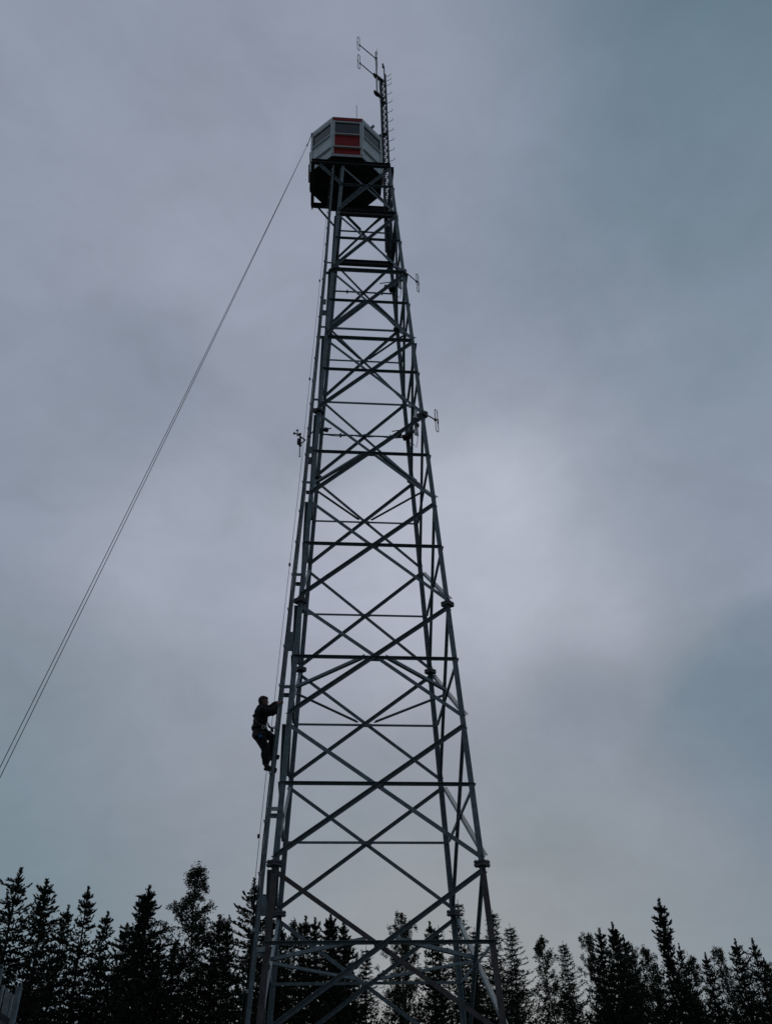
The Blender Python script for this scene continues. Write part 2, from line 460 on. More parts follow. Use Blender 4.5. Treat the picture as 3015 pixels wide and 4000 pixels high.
for i in range(8):
    a, b_ = ring[i], ring[(i+1) % 8]
    d = (b_-a); L = d.length; d.normalize(); n = V((d.y, -d.x, 0))
    if n.dot((a+b_)/2-CC) < 0: n = -n
    redw = i in (0, 2, 4, 6)
    def slab(m, s0, s1, f0, f1, o0, o1):
        """block on the wall: s along, f fraction from top, o offset outward"""
        A = [a+d*s0+n*o0, a+d*s1+n*o0, a+d*s1+n*o1, a+d*s0+n*o1]
        m.prism([p+V((0, 0, zz(f1))) for p in A], [p+V((0, 0, zz(f0))) for p in A], None)
    pm = M['red'] if redw else M['white']
    m = MB(); slab(m, .02, L-.02, .457, .945, -.05, 0)
    wall = m.build('wall', pm, cab)
    m = MB(); slab(m, .0, L, .0, .072, -.05, 0.032); m.build('fascia', pm, cab)
    # lower channel
    m = MB(); slab(m, .0, L, .945, 1.0, -.05, .012); m.build('bottom_channel', M['galv_light'], wall)
    # window
    e = .085
    m = MB()
    slab(m, e, L-e, .075, .108, -.05, .018); slab(m, e, L-e, .435, .455, -.05, .07);
    slab(m, e-.045, e, .075, .80, -.05, .03); slab(m, L-e, L-e+.045, .075, .80, -.05, .03)
    if not redw: slab(m, L*.5-.001, L*.5+.001, .08, .1, -.03, -.02)
    win = m.build('window', M['white'], cab)
    m = MB(); slab(m, e, L-e, .108, .435, -.032, -.024); m.build('pane', M['glass'], win)
    # ledge under the panel
    m = MB(); slab(m, .03, L-.03, .775, .795, 0.001, .085); m.build('ledge', M['white'], wall)
    # corner post
    m = MB(); m.prism(*[[a+V((0, 0, z))+o2 for o2 in (-d*.0-n*.07, d*.062-n*.05, d*.062+n*.022, -d*.0+n*.028)] for z in (zz(.94), zz(.0735))], None)
    m.build('corner_post', M['white'], cab)
    m = MB(); m.prism(*[[b_+V((0, 0, z))+o2 for o2 in (d*.0-n*.07, -d*.062-n*.05, -d*.062+n*.022, d*.0+n*.028)] for z in (zz(.94), zz(.0735))], None)
    m.build('corner_post', M['white'], cab)
# small fittings inside the right window
m = MB(); pA = V((XC+1.15, -.35, zz(.12)))
m.tube([pA, pA+V((.02, .06, -.3)), pA+V((-.05, .1, -.75))], .018, 6); m.box(pA+V((0, .05, -.05)), .09, .09, .12)
m.build('lamp_bracket', M['black'], cab)
# pipe bundle on right eave
m = MB(); e0 = V((*OCT[6], zz(-.015))); e1 = V((*OCT[7], zz(-.015)))
m.box(lerp(e0, e1, .5)+V((0, 0, .07)), .10, .3, .08, R(40)); m.box(lerp(e0, e1, .93)+V((.0, 0, .04)), .12, .2, .06, R(40)); m.build('roof_vent', M['white'], cab)
# entry box under the floor, where the ladder comes up
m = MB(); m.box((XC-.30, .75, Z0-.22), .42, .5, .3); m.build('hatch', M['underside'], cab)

# whip antenna on the roof
wb = at(1393, 467, -.9); wt = at(1393, 411, -.9)
w_ = thing('whip_antenna', 'thin black whip antenna standing on the roof of the lookout cabin', 'antenna', (wb.x, -.9, Z1+.05))
m = MB(); m.tube([(wb.x, -.9, Z1+.0), (wb.x, -.9, Z1+.12)], .03, 8); m.build('mount', M['black'], w_)
m = MB(); m.tube([(wb.x, -.9, Z1+.1), (wb.x, -.9, wt.z)], .011, 6); m.build('rod', M['black'], w_)

# ------------------------------------------------------------------ radio mast
MX, MY, MZ0 = .965, .90, DECK+.1
MTOP = at(1495, 300, MY).z
mast = thing('radio_mast', 'slim dark triangular lattice mast rising behind the right side of the cabin', 'mast', (MX, MY, MZ0))
rad = .155
tri = [V((MX+rad*math.cos(a), MY+rad*math.sin(a), 0)) for a in (R(-20), R(100), R(220))]
for i, p in enumerate(tri):
    m = MB(); m.tube([p+V((0, 0, MZ0-3.2)), p+V((0, 0, MTOP + (.12 if i == 0 else -.25)))], .032 if i else .046, 8); m.build('upright_tube', M['dark_steel'], mast)
for i in range(3):
    m = MB(); a, b_ = tri[i], tri[(i+1) % 3]; z = MZ0-3.1; k = 0
    while z < MTOP-.5:
        m.tube([(a if k % 2 else b_)+V((0, 0, z)), (b_ if k % 2 else a)+V((0, 0, z+.26))], .015, 5)
        if k % 2 == 0: m.tube([a+V((0, 0, z)), b_+V((0, 0, z))], .014, 5)
        z += .26; k += 1
    m.build('lattice_bracing', M['dark_steel'], mast)
for z in (MZ0+2.8, MZ0+5.6, MZ0+8.4, MZ0-.6):
    m = MB(); m.prism([p*1.0+V((0, 0, z-.03))+(p-V((MX, MY, 0)))*.25 for p in tri], [p+V((0, 0, z+.03))+(p-V((MX, MY, 0)))*.25 for p in tri], None)
    m.build('section_joint', M['dark_steel'], mast)
for yb in (610, 660, 712, 815, 915, 1022, 1130, 1240, 1353, 1465, 1583):
    z = at(1150+1075/2.949, 100+yb/2.949, MY).z
    p = tri[0]+V((0, 0, z)); q = p+V((.235, -.125, .0))
    m = MB(); m.tube([p, q-V((.02, -.01, 0)), q+V((.015, -.008, .02)), q+V((.02, -.01, .14))], .0115, 6)
    m.build('step_peg', M['dark_steel'], mast)
# obstruction-light post and clamp at the top
m = MB(); p = V((MX+.09, MY-.18, 0)); zt = at(1350+850/5.82, 120+760/5.82, MY-.18).z
m.tube([p+V((0, 0, zt-2.1)), p+V((0, 0, zt-.25))], .03, 8); m.tube([p+V((-.05, 0, zt-.35)), p+V((-.05, 0, zt))], .045, 8)
m.build('top_post', M['dark_steel'], mast)

# stand-off pole with two dipoles
pt, pb = (1468.5, 206), (1472.5, 369)
PY = MY-.22
PXv = at(1471, 300, PY).x
pz1, pz0 = at(*pt, PY).z, at(*pb, PY).z
pole = thing('antenna_pole', 'pale aluminium pole held off the top of the lattice mast by two arms', 'pole', (PXv, PY, pz0))
m = MB(); m.tube([(PXv, PY, pz0), (PXv, PY, pz1)], .046, 10); m.build('tube', M['alu'], pole)
for z in (pz0+.03, at(1350+705/5.82, 120+1050/5.82, PY).z):
    m = MB(); m.bar((PXv-.14, PY-.10, z), (MX+.03, MY-.0, z), .11, .11, (0, 0, 1)); m.box((PXv, PY, z), .17, .17, .12, R(35)); m.box((PXv-.08, PY-.1, z), .2, .06, .1, R(35))
    m.build('support_arm', M['dark_steel'], pole)
m = MB(); zc = pz0+1.5
m.tube([(PXv+.03, PY, zc), (PXv+.12, PY+.05, zc-.2), (PXv+.16, PY+.3, zc-.7), (MX-.1, MY-.1, zc-1.0)], .009, 5)
m.tube([(PXv+.04, PY, zc+2.2), (PXv+.055, PY, zc+1.6), (PXv+.04, PY, zc+.9)], .012, 5)
m.tube([(PXv+.05, PY+.05, pz0-.05), (PXv+.2, PY+.25, pz0-.5), (MX-.13, MY-.05, pz0-.75)], .009, 5)
m.build('cable', M['black'], pole)
m = MB(); m.tube([(PXv, PY, pz1), (PXv, PY, pz1+.04)], .045, 8); m.tube([(PXv+.04, PY, pz1-.12), (PXv+.045, PY, pz1+.42)], .011, 5); m.tube([(PXv+.02, PY, pz1+.02), (PXv+.12, PY, pz1-.0)], .01, 5); m.tube([(PXv+.02, PY, pz1-.15), (PXv+.1, PY, pz1-.17)], .01, 5)
m.build('lightning_rod', M['dark_steel'], pole)

def dipole(label, base, tip, ztop_z, zbot_z, width, rt=.013, rb=.022):
    """folded dipole loop on the end of a boom; base/tip world points"""
    base, tip = V(base), V(tip)
    d = thing('dipole_antenna', label, 'antenna', base, 'folded dipole antennas on booms')
    m = MB(); m.tube([base, tip], rb, 8); m.build('boom', M['dark_steel'], d)
    u_ = V((tip.x-base.x, tip.y-base.y, 0)).normalized()
    c0 = V((tip.x, tip.y, 0)); c1 = c0+u_*width
    pts = []
    for k in range(7):
        a = math.pi*k/6; pts.append(lerp(c0, c1, .5)+u_*(-width/2*math.cos(a))+V((0, 0, ztop_z-width/2+math.sin(a)*width/2)))
    for k in range(7):
        a = math.pi*k/6; pts.append(lerp(c0, c1, .5)+u_*(width/2*math.cos(a))+V((0, 0, zbot_z+width/2-math.sin(a)*width/2)))
    m = MB(); m.tube(pts, rt, 6, closed=True); m.build('loop', M['dark_steel'], d)
    m = MB(); m.ball(tip, .045, .045, .06, 8); m.tube([c1+V((0, 0, (ztop_z+zbot_z)/2-.09)), c1+V((0, 0, (ztop_z+zbot_z)/2+.09))], .024, 6); m.build('feed_clamp', M['black'], d)
    m = MB(); m.box(base, .12, .12, .1); m.build('mount', M['black'], d)
for lab, (bx, by), (tx, ty), (lx0, ly0), (lx1, ly1) in (
        ('upper of the two loop antennas reaching left from the pole on the mast', (690, 640), (315, 325), (292, 165), (292, 455)),
        ('lower of the two loop antennas reaching left from the pole on the mast', (700, 1060), (325, 740), (310, 570), (305, 880))):
    zb = at(1350+bx/5.82, 120+by/5.82, PY).z
    base = V((PXv, PY, zb))
    dd = ray(1350+tx/5.82, 120+ty/5.82); tip = CAM+dd*((zb-CAM.z)/dd.z)        # level boom
    z1 = at(1350+(lx0+0)/5.82, 120+ly0/5.82, tip.y).z; z0 = at(1350+lx1/5.82, 120+ly1/5.82, tip.y).z
    dipole(lab, base, tip, z1, z0, .13, .016, .026)
for lab, b0, t0, l0, l1, yb in (
        ('upper loop antenna on a short boom at the right edge of the tower', (1580, 1060), (1627, 1100), (1630, 1068), (1633, 1137), -1.0),
        ('lower loop antenna on a short boom at the right edge of the tower', (1662, 1618), (1700, 1640), (1701, 1598), (1711, 1684), -1.35)):
    base = at(*b0, yb)
    dd = ray(*t0); tip = CAM+dd*((base.z-CAM.z)/dd.z)
    z1 = at(*l0, tip.y).z; z0 = at(*l1, tip.y).z
    dipole(lab, base, tip, z1, z0, .10, .0125, .02)

# pale collinear aerials clamped to the rear right leg
for lab, tubes, yy in (
        ('pair of pale tube aerials at the rear right leg, high up under the cabin', (((1556, 1040), (1560, 1122)), ((1563, 1048), (1566, 1126))), .6),
        ('pair of pale tube aerials at the rear right leg, halfway up the tower', (((1616, 1552), (1621, 1695)), ((1625, 1605), (1631, 1698))), .75)):
    z = at(*tubes[0][0], yy).z; x = at(*tubes[0][0], yy).x
    ta = thing('tube_aerial', lab, 'antenna', (x, yy, z), 'tube aerials clamped to the rear right leg')
    zc = None
    for (p0, p1) in tubes:
        a = at(*p0, yy); b_ = at(*p1, yy); b_.x = (a.x+b_.x)/2; a.x = b_.x
        m = MB(); m.tube([b_, a], .03, 10); m.tube([b_-V((0, 0, .04)), b_+V((0, 0, .1))], .036, 10); m.build('tube', M['alu'], ta)
        zc = b_.z*.62+a.z*.38
        m = MB(); m.bar((a.x+.03, yy+.02, zc), (HW(zc)+.02, HW(zc), zc+.02), .06, .06); m.box((a.x, yy, zc), .11, .11, .12, R(20)); m.build('clamp', M['black'], ta)
    m = MB(); wz = HW(zc)
    m.box((wz-.06, wz-.10, zc), .24, .20, .10, R(-25)); m.box((wz-.30, wz-.18, zc+.02), .14, .14, .09, R(15)); m.box((wz+.05, wz-.3, zc), .08, .3, .07, R(10)); m.tube([(wz-.55, wz-.3, zc+.05), (wz-.1, wz-.35, zc+.12)], .018, 6)
    m.build('bracket', M['black'], ta)
    m = MB(); q = b_
    m.tube([q, q+V((-.01, 0, -.25)), q+V((-.06, .02, -.55)), q+V((-.12, .1, -.35)), q+V((-.22, .3, -.1))], .010, 5); m.build('cable', M['black'], ta)

# cable runs clipped to the rear horizontal braces
for i, z in enumerate((17.70+0.0, 24.62+3.63, 21.18)):
    if i == 0: z = 21.18-0.0
    if i == 2: continue
    z = (21.18, 28.25)[i]; w = HW(z)
    m = MB(); pts = []
    for k in range(25):
        t_ = k/24; x = lerp(-w+.05, w-.05, t_); sag = .06*abs(math.sin(t_*math.pi*3))+.02
        pts.append((x, w+OUT-.06, z-.01-sag))
    m.tube(pts, .012, 5)
    c = thing('signal_cable', ('black signal cable clipped along the rear brace above the ladder sensor' if i == 0 else 'black signal cable clipped along a rear brace just below the cabin'), 'cable', (0, w, z), 'cables clipped to rear braces')
    m.build('wire', M['black'], c)
    m = MB()
    for t_ in (.22, .5, .8): m.box((lerp(-w, w, t_), w+OUT-.03, z-.02), .05, .07, .15)
    m.build('clips', M['black'], c)

# ------------------------------------------------------------------ ladder
LAD = [(.15, -2.55), (3.78, -2.385), (7.62, -2.240), (9.50, -2.155), (13.59, -1.968), (16.53, -1.822), (19.62, -1.718), (23.52, -1.575), (27.12, -1.450), (30.24, -1.375), (33.5, -1.28)]
def lad_x(z):
    for (a, b_), (c, d) in zip(LAD, LAD[1:]):
        if z <= c: return lerp(b_, d, (z-a)/(c-a))
    return LAD[-1][1]
def lad_y(z): return -HW(z)+.13
lz = [k*1.0+.15 for k in range(34)]
ladder = thing('tower_ladder', 'steel ladder running up the outside of the left front leg to the cabin', 'ladder', (lad_x(.15), lad_y(.15), .15))
for s in (-.23, .23):
    m = MB(); pts = [V((lad_x(z), lad_y(z)+s, z)) for z in lz]
    for a, b_ in zip(pts, pts[1:]): m.bar(a, b_, .016, .054, (1, 0, 0))
    for a, b_ in zip(pts, pts[1:]): m.bar(a+V((.023, -.012*(1 if s < 0 else -1), 0)), b_+V((.023, -.012*(1 if s < 0 else -1), 0)), .03, .008, (1, 0, 0))
    m.build('side_rail', M['galv'], ladder)
z = .35; nr = 0
rungs = []
while z < 33.2:
    rungs.append(z); z += .34
for z in rungs[:99]:
    m = MB(); m.tube([(lad_x(z), lad_y(z)-.23, z), (lad_x(z), lad_y(z)+.23, z)], .013, 6); m.build('rung', M['galv'], ladder)
# brackets to the leg, one per rail, with flat plates between
for py in (1745, 1481, 1238, 1038, 858, 700, 560, 2048):
    z = at(1100, py*1.8086, -1.95+.04*((2212-py)/100)).z
    z = None
    # solve height for near rail
    Y = -1.5
    for _ in range(12):
        P = at(1100, (py+2)*1.8086, Y); Y = lad_y(P.z)-.23
    z = P.z
    w = HW(z)
    m = MB()
    m.bar((lad_x(z)+.03, lad_y(z)-.23, z), (-w-.03, lad_y(z)-.23, z), .012, .08, (0, 0, 1)); m.bar((lad_x(z)+.03, lad_y(z)-.2, z+.036), (-w-.03, lad_y(z)-.2, z+.036), .06, .009, (0, 0, 1))
    m.bar((lad_x(z)+.03, lad_y(z)+.23, z), (-w-.04, lad_y(z)+.23, z), .012, .08, (0, 0, 1)); m.bar((lad_x(z)+.03, lad_y(z)+.2, z+.036), (-w-.04, lad_y(z)+.2, z+.036), .06, .009, (0, 0, 1))
    m.bar((-w-.045, lad_y(z)-.26, z), (-w-.045, lad_y(z)+.30, z), .012, .09, (0, 0, 1))
    m.build('bracket', M['galv_light' if py > 1600 else 'galv'], ladder)
for py in (1375, 970, 648, 1950):
    Y = -1.5
    for _ in range(12):
        P = at(1120, py*1.8086, Y); Y = lad_y(P.z)-.23
    z = P.z
    m = MB()
    for s in (-.23, .23): m.bar((lad_x(z)+.065, lad_y(z)+s, z-.13), (lad_x(z+.25)+.065, lad_y(z)+s, z+.13), .014, .13, (1, 0, 0))
    m.build('splice_plate', M['galv'], ladder)
z = 1.2
while z < 33:
    y_ = lad_y(z)-.23
    m = MB(); m.box((lad_x(z)-.05, y_-.005, z), .042, .05, .045); m.tube([(lad_x(z)-.085, y_-.02, z+.026), (lad_x(z)-.03, y_-.02, z+.026)], .010, 5)
    m.build('rail_clamp', M['galv_light'], ladder)
    z += 1.02

# safety cable left of the ladder
def lp(z, off, dy=-.0): return V((lad_x(z)+off, lad_y(z)+dy, z))
sc_ = thing('safety_cable', 'thin steel fall-arrest cable stretched beside the ladder up to the cabin', 'cable', lp(.2, -.14))
ztop = 33.3
m = MB(); m.tube([lp(z, -.07-.09*max(0, math.sin(math.pi*min(1, z/33.3)))**.5 - (.0), 0) for z in np.linspace(.2, ztop, 30)], .006, 5); m.build('wire', M['dark_steel'], sc_)
m = MB()
for py in (1395, 1136+0):
    pass
for z in (7.1, 13.9, 20.9, 25.9): m.box(lp(z, -.16), .05, .05, .07)
m.build('guides', M['black'], sc_)
c2 = thing('rail_dark_edge', 'black strip added along the ladder rail, standing in for its dark left side', 'cable', lp(.3, -.05, .2))
m = MB(); rr = random.Random(8)
m.tube([lp(z, -.040-.006*rr.random(), -.235+.01*rr.random()) for z in np.linspace(.3, 33.0, 90)], .015, 5); m.build('wire', M['black'], c2)  # black tube added flush with the near rail to imitate its dark side

# ------------------------------------------------------------------ weather sensor on the ladder's left
AY = -1.85
def an(x, y, Y=AY): return at(1150+x/11.06, 1650+y/11.06, Y)
ws = thing('weather_station', 'small black wind sensor on a triangular arm left of the ladder', 'weather sensor', an(430, 740))
hub = an(130, 500)
m = MB(); m.tube([an(135, 520), an(430, 735), an(470, 765)], .022, 6); m.tube([an(470, 760), an(270, 935)], .020, 6)
m.tube([an(600, 610, AY+.1), an(800, 400, -1.5)], .022, 6); m.build('arm', M['dark_steel'], ws)
m = MB()
for k in range(3):
    a = R(25+120*k); c = hub+V((math.cos(a)*.09, math.sin(a)*.09, .05))
    m.tube([hub+V((0, 0, .03)), c], .007, 5); m.tube([c+V((-.03*math.sin(a), .03*math.cos(a), 0)), c+V((.035*math.sin(a), -.035*math.cos(a), 0))], [.045, .008], 8)
m.tube([hub-V((0, 0, .08)), hub+V((0, 0, .05))], .016, 6); m.tube([hub, hub+V((-.1, -.05, -.05))], .008, 5)
m.build('wind_cups', M['black'], ws)
m = MB(); p0 = an(255, 640); p1 = an(255, 990)
m.tube([p1, p0], .028, 8); m.box(lerp(p0, p1, .55)+V((-.05, 0, 0)), .07, .09, .16); m.ball(p1, .045, .045, .05, 8)
m.build('sensor_box', M['black'], ws)
m = MB(); p2 = an(243, 1010); p3 = an(228, 1480); m.tube([p3, p2], .019, 8); m.tube([p3, p3+V((0, 0, .03))], .024, 8); m.build('probe', M['alu'], ws)
m = MB(); m.tube([an(200, 890), an(182, 980), an(215, 1060), an(290, 1030), an(300, 960)], .007, 5); m.build('cable', M['black'], ws)
kn = thing('cable_clamp', 'small dark clamp knob on the rear left leg at the cable run', 'clamp', (-HW(20.9)+.05, HW(20.9), 20.9))
zz_ = 21.35; w = HW(zz_)
m = MB(); m.box((-w+.14, w, zz_), .14, .12, .10, R(20)); m.tube([(-w, w, zz_), (-w+.32, w-.02, zz_+.06)], .02, 6); m.build('knob', M['black'], kn)

# ------------------------------------------------------------------ haul line from the cabin corner down to the ground far left
corner = V((OCT[4][0]-.03, OCT[4][1]-.02, Z1-.05))
knot = at(1200, 568, corner.y-.1)
hl = thing('haul_rope', 'doubled thin rope slanting from the cabin corner down to the left', 'rope', corner)
m = MB(); m.tube([corner, lerp(corner, knot, .5)+V((.01, 0, 0)), knot], .017, 6); m.ball(knot, .035, .035, .06, 6); m.box(corner+V((.02, 0, 0)), .08, .08, .12); m.build('shackle', M['dark_steel'], hl)
for ends in ((0, 2984), (0, 3024)):
    e = at(*ends, -2.0); d = (e-knot); L = d.length
    f_ = 1+(e.z-.1)/(knot.z-e.z)
    pts = []
    for k in range(41):
        t_ = k/40*f_; p = knot+d*t_
        p = p+V((0, 0, -.6*t_*(f_-t_)*1.0)); pts.append(p)
    m = MB(); m.tube(pts, .0085, 5); m.build('strand', M['rope'], hl)

# ------------------------------------------------------------------ climber
PLY = lad_y(9.3)
def pp(x, y, dy=0.0): return at(970+x/6.7, 2700+y/6.7, PLY+dy)
base = pp(280, 1060)
person = thing('person', 'climber in black jacket and trousers with a blue harness strap, gripping the ladder', 'person', base)
def capsule(m, pts, rads, n=14):
    """tapered chain with rounded joints"""
    m.tube(pts, rads, n)
    for p, r_ in zip(pts, rads): m.ball(p, r_*.995, n=12)
zl = lambda z, s: V((lad_x(z), lad_y(z)+s, z))
# right side is nearer the camera (dy < 0), left side farther
NR, FR = -.17, .17
sh_r, sh_l = pp(372, 520, NR), pp(400, 505, FR)
el_r, wr_r = pp(640, 550, NR-.05), pp(742, 400, NR+.03)
el_l, wr_l = pp(600, 450, FR+.06), pp(735, 300, FR-.0)
neck0, neck1 = pp(350, 450, 0), pp(385, 350, 0)
hip_r, hip_l = pp(285, 1110, NR*.55), pp(335, 1075, FR*.55)
kn_r, an_r = pp(432, 1490, NR*.75), pp(462, 1885, NR*.75)
kn_l, an_l = pp(640, 1235, FR*.9), pp(572, 1640, FR*.85)
toe_r, heel_r = pp(735, 2055, NR*.75), pp(418, 1985, NR*.75)
toe_l, heel_l = pp(800, 1705, FR*.85), pp(555, 1745, FR*.85)
head = pp(403, 266, 0)
bm_ = MB()
capsule(bm_, [pp(295, 1060), pp(290, 860), pp(305, 640), pp(340, 500), neck0, neck1], [.10, .11, .12, .11, .065, .058])
for s, e, w in ((sh_r, el_r, wr_r), (sh_l, el_l, wr_l)):
    capsule(bm_, [neck0, s, e, w], [.05, .055, .042, .028])
for h, k, a, he, to in ((hip_r, kn_r, an_r, heel_r, toe_r), (hip_l, kn_l, an_l, heel_l, toe_l)):
    capsule(bm_, [pp(280, 1080), h, k, a], [.08, .085, .055, .04]); capsule(bm_, [a, lerp(he, to, .3), lerp(he, to, .9)], [.04, .035, .03])
# head: skull, face, jaw, nose, ears, brow
rotH = Matrix.Rotation(R(-6), 3, 'Y')
bm_.ball(head+V((-.008, 0, .012)), .098, .077, .108, 18, rotH)
bm_.ball(head+V((.035, 0, -.045)), .062, .056, .085, 14, rotH)
bm_.ball(head+V((.058, 0, -.098)), .034, .034, .026, 12)
bm_.ball(head+V((.085, 0, .018)), .018, .042, .013, 10)
bm_.prism([head+V(p) for p in ((.085, -.008, .012), (.085, .008, .012), (.082, .016, -.038), (.082, -.016, -.038))], [head+V(p) for p in ((.092, -.004, .01), (.092, .004, .01), (.122, .009, -.033), (.122, -.009, -.033))], None)
bm_.ball(head+V((.092, 0, -.062)), .014, .024, .007, 8); bm_.ball(head+V((.090, 0, -.076)), .014, .021, .008, 8)
for s in (-1, 1):
    bm_.ball(head+V((-.005, s*.078, -.012)), .022, .009, .033, 10); bm_.ball(head+V((.078, s*.03, .0)), .013, .014, .010, 8)
# hands: palm and five fingers closed round the rail
def hand(m, wrist, s, z):
    rail = zl(z, s)
    d = (rail-wrist); dl = d.normalized()
    palm = rail - V((.045, 0, 0)) + V((0, (-.012 if s < 0 else .012), 0))
    capsule(m, [wrist, lerp(wrist, palm, .6), palm], [.027, .027, .024])
    m.ball(palm, .028, .022, .045, 10)
    out_ = -1 if s < 0 else 1
    for k, (ln, dz) in enumerate(((1.0, .030), (1.1, .010), (1.02, -.010), (.82, -.029))):
        q0 = palm+V((.01, out_*.018, dz)); q1 = q0+V((.034*ln, out_*.012, .002)); q2 = q1+V((.026*ln, -out_*.008, -.001)); q3 = q2+V((.006, -out_*.024*ln, -.003))
        capsule(m, [q0, q1, q2, q3], [.0098, .0095, .0088, .0078], 8)
    t0 = palm+V((-.002, -out_*.012, .022)); capsule(m, [t0, t0+V((.026, -out_*.018, .018)), t0+V((.052, -out_*.014, .024))], [.012, .0105, .009], 8)
hz_r = wr_r.z+.05; hz_l = wr_l.z+.05
hand(bm_, wr_r, -.23, hz_r); hand(bm_, wr_l, .23, hz_l)
bm_.build('body', M['skin'], person, remesh=.0065, sm=2)
# eyes
m = MB()
for s in (-1, 1): m.ball(head+V((.085, s*.030, .002)), .010, .012, .008, 10)
m.build('eyes', M['white'], person)
# hair: cap over skull, short
m = MB()
m.ball(head+V((-.016, 0, .026)), .108, .088, .106, 20, rotH); m.ball(head+V((-.05, 0, -.03)), .06, .07, .075, 14); m.ball(head+V((.030, 0, .066)), .07, .066, .05, 14)
hr = m.build('hair', M['hair'], person, remesh=.008, sm=3)
me = hr.data
rr = random.Random(3)
off = person.location
for v_ in me.vertices:
    p = v_.co + off - head
    if p.x > .02 and p.z < .045: v_.co.x -= (p.x-.02)*.8
    if abs(p.y) > .05 and p.z < .0 and p.x > -.03: v_.co.y *= 1; v_.co.x -= min(.05, p.x+.03)
    v_.co += V((rr.uniform(-1, 1), rr.uniform(-1, 1), rr.uniform(-1, 1)))*.0022
# jacket
def wrinkle(o, amp, sc0):
    rr = random.Random(1)
    from mathutils import noise as nz
    me = o.data
    ns = [v_.normal.copy() for v_ in me.vertices]
    for v_, n_ in zip(me.vertices, ns):
        q = v_.co*sc0; q = V((q.x, q.y, q.z*1.7))
        v_.co += n_*amp*(nz.fractal(q, 1.0, 2.0, 3))
m = MB()
torso = [pp(296, 1085), pp(288, 980), pp(306, 830), pp(322, 690), pp(332, 570), pp(350, 470), pp(374, 405)]
tr_ = [.135, .142, .148, .162, .150, .115, .074]
for i in range(len(torso)):
    m.ball(torso[i], tr_[i], tr_[i]*1.18, tr_[i]*.95, 18)
m.tube(torso, tr_, 18)
for s, e, w, h in ((sh_r, el_r, wr_r, hz_r), (sh_l, el_l, wr_l, hz_l)):
    capsule(m, [lerp(neck0, s, .4)-V((0, 0, .03)), s, lerp(s, e, .5), e, lerp(e, w, .5), w], [.10, .098, .092, .092, .078, .052])
m.ball(lerp(sh_r, el_r, .6)-V((0, 0, .03)), .085, .07, .085, 14)
j = m.build('jacket', M['cloth'], person, remesh=.011, sm=3); wrinkle(j, .016, 9)
# trousers
m = MB()
capsule(m, [pp(290, 1040), pp(285, 1110)], [.145, .150])
m.ball(pp(255, 1130), .130, .17, .13, 16); m.ball(pp(400, 1060, .04), .11, .13, .10, 14)
capsule(m, [hip_r, lerp(hip_r, kn_r, .5), kn_r, lerp(kn_r, an_r, .5), an_r, pp(475, 1850, NR*.75)], [.125, .115, .093, .092, .072, .074])
capsule(m, [hip_l, lerp(hip_l, kn_l, .5), kn_l, lerp(kn_l, an_l, .5), an_l], [.118, .108, .090, .094, .070])
tz = m.build('trousers', M['trouser'], person, remesh=.011, sm=3); wrinkle(tz, .016, 8)
# boots
for he, to, a in ((heel_r, toe_r, an_r), (heel_l, toe_l, an_l)):
    m = MB(); d = (to-he); up = V((0, 0, 1))
    capsule(m, [a, lerp(a, he+d*.25, .75), he+d*.22, he+d*.55, he+d*.93], [.058, .060, .054, .046, .040])
    m.bar(he-d*.02-up*.045, to+d*.02-up*.042, .085, .03, up)
    b_ = m.build('boot', M['boot'], person, remesh=.009, sm=2)
# harness: belt, thigh loops, back pad, ring, blue buckle, lanyard and rope grab
def loop(m, c, nrm, ra, rb, r_, n=22, up=V((0, 0, 1))):
    nrm = V(nrm).normalized(); a = up-nrm*up.dot(nrm); a.normalize(); b_ = nrm.cross(a)
    m.tube([c+a*ra*math.cos(2*math.pi*k/n)+b_*rb*math.sin(2*math.pi*k/n) for k in range(n)], r_, 6, closed=True)
har = MB()
ax = (pp(310, 700)-pp(288, 1050)).normalized()
loop(har, pp(288, 955), ax, .155, .183, .020, up=V((1, 0, 0))); loop(har, pp(290, 985), ax, .156, .184, .018, up=V((1, 0, 0)))
for hp, kp in ((hip_r, kn_r), (hip_l, kn_l)):
    ax2 = (kp-hp).normalized(); c = lerp(hp, kp, .20); loop(har, c, ax2, .13, .135, .017, up=V((1, 0, 0)))
har.tube([pp(150, 690, NR*1.05), pp(240, 820, NR*1.32), pp(350, 900, NR*1.32)], .018, 6)
har.tube([pp(145, 620, 0), pp(125, 655, 0)], .02, 6); har.tube([pp(165, 600, -.05), pp(122, 675, -.04)], .012, 6)
har.tube([pp(180, 520, NR*.9), pp(300, 430, NR*.85), pp(440, 560, NR*.95), pp(490, 780, NR*.9)], .016, 6)
H = har.build('harness', M['strap'], person)
m = MB(); c = pp(405, 940, NR*1.36); loop(m, c, (0, -1, 0), .034, .034, .0065); m.build('side_ring', M['alu'], H)
m = MB(); c = pp(322, 1165, NR*1.75-.0); m.box(c, .07, .012, .045, R(0)); m.box(c+V((-.022, 0, -.032)), .016, .010, .035); m.build('blue_buckle', M['blue'], H)
m = MB(); m.box(pp(185, 1120, NR*1.5), .10, .02, .08); m.build('hip_pad', M['strap'], H)
grab = thing('rope_grab', 'dark fall-arrest grab riding the cable at the climber\'s waist', 'safety device', pp(620, 1000))
m = MB(); m.box(pp(622, 1000), .065, .04, .095); m.ball(pp(648, 960), .022); m.ball(pp(645, 1052), .022); m.box(pp(600, 1010), .03, .03, .06); m.build('housing', M['black'], grab)
m = MB(); m.tube([pp(485, 810), pp(525, 850), pp(555, 920), pp(600, 980)], .014, 6); m.tube([pp(480, 860), pp(520, 920), pp(575, 965)], .010, 6); m.ball(pp(562, 935), .022, .018, .03); m.build('lanyard', M['strap'], grab)

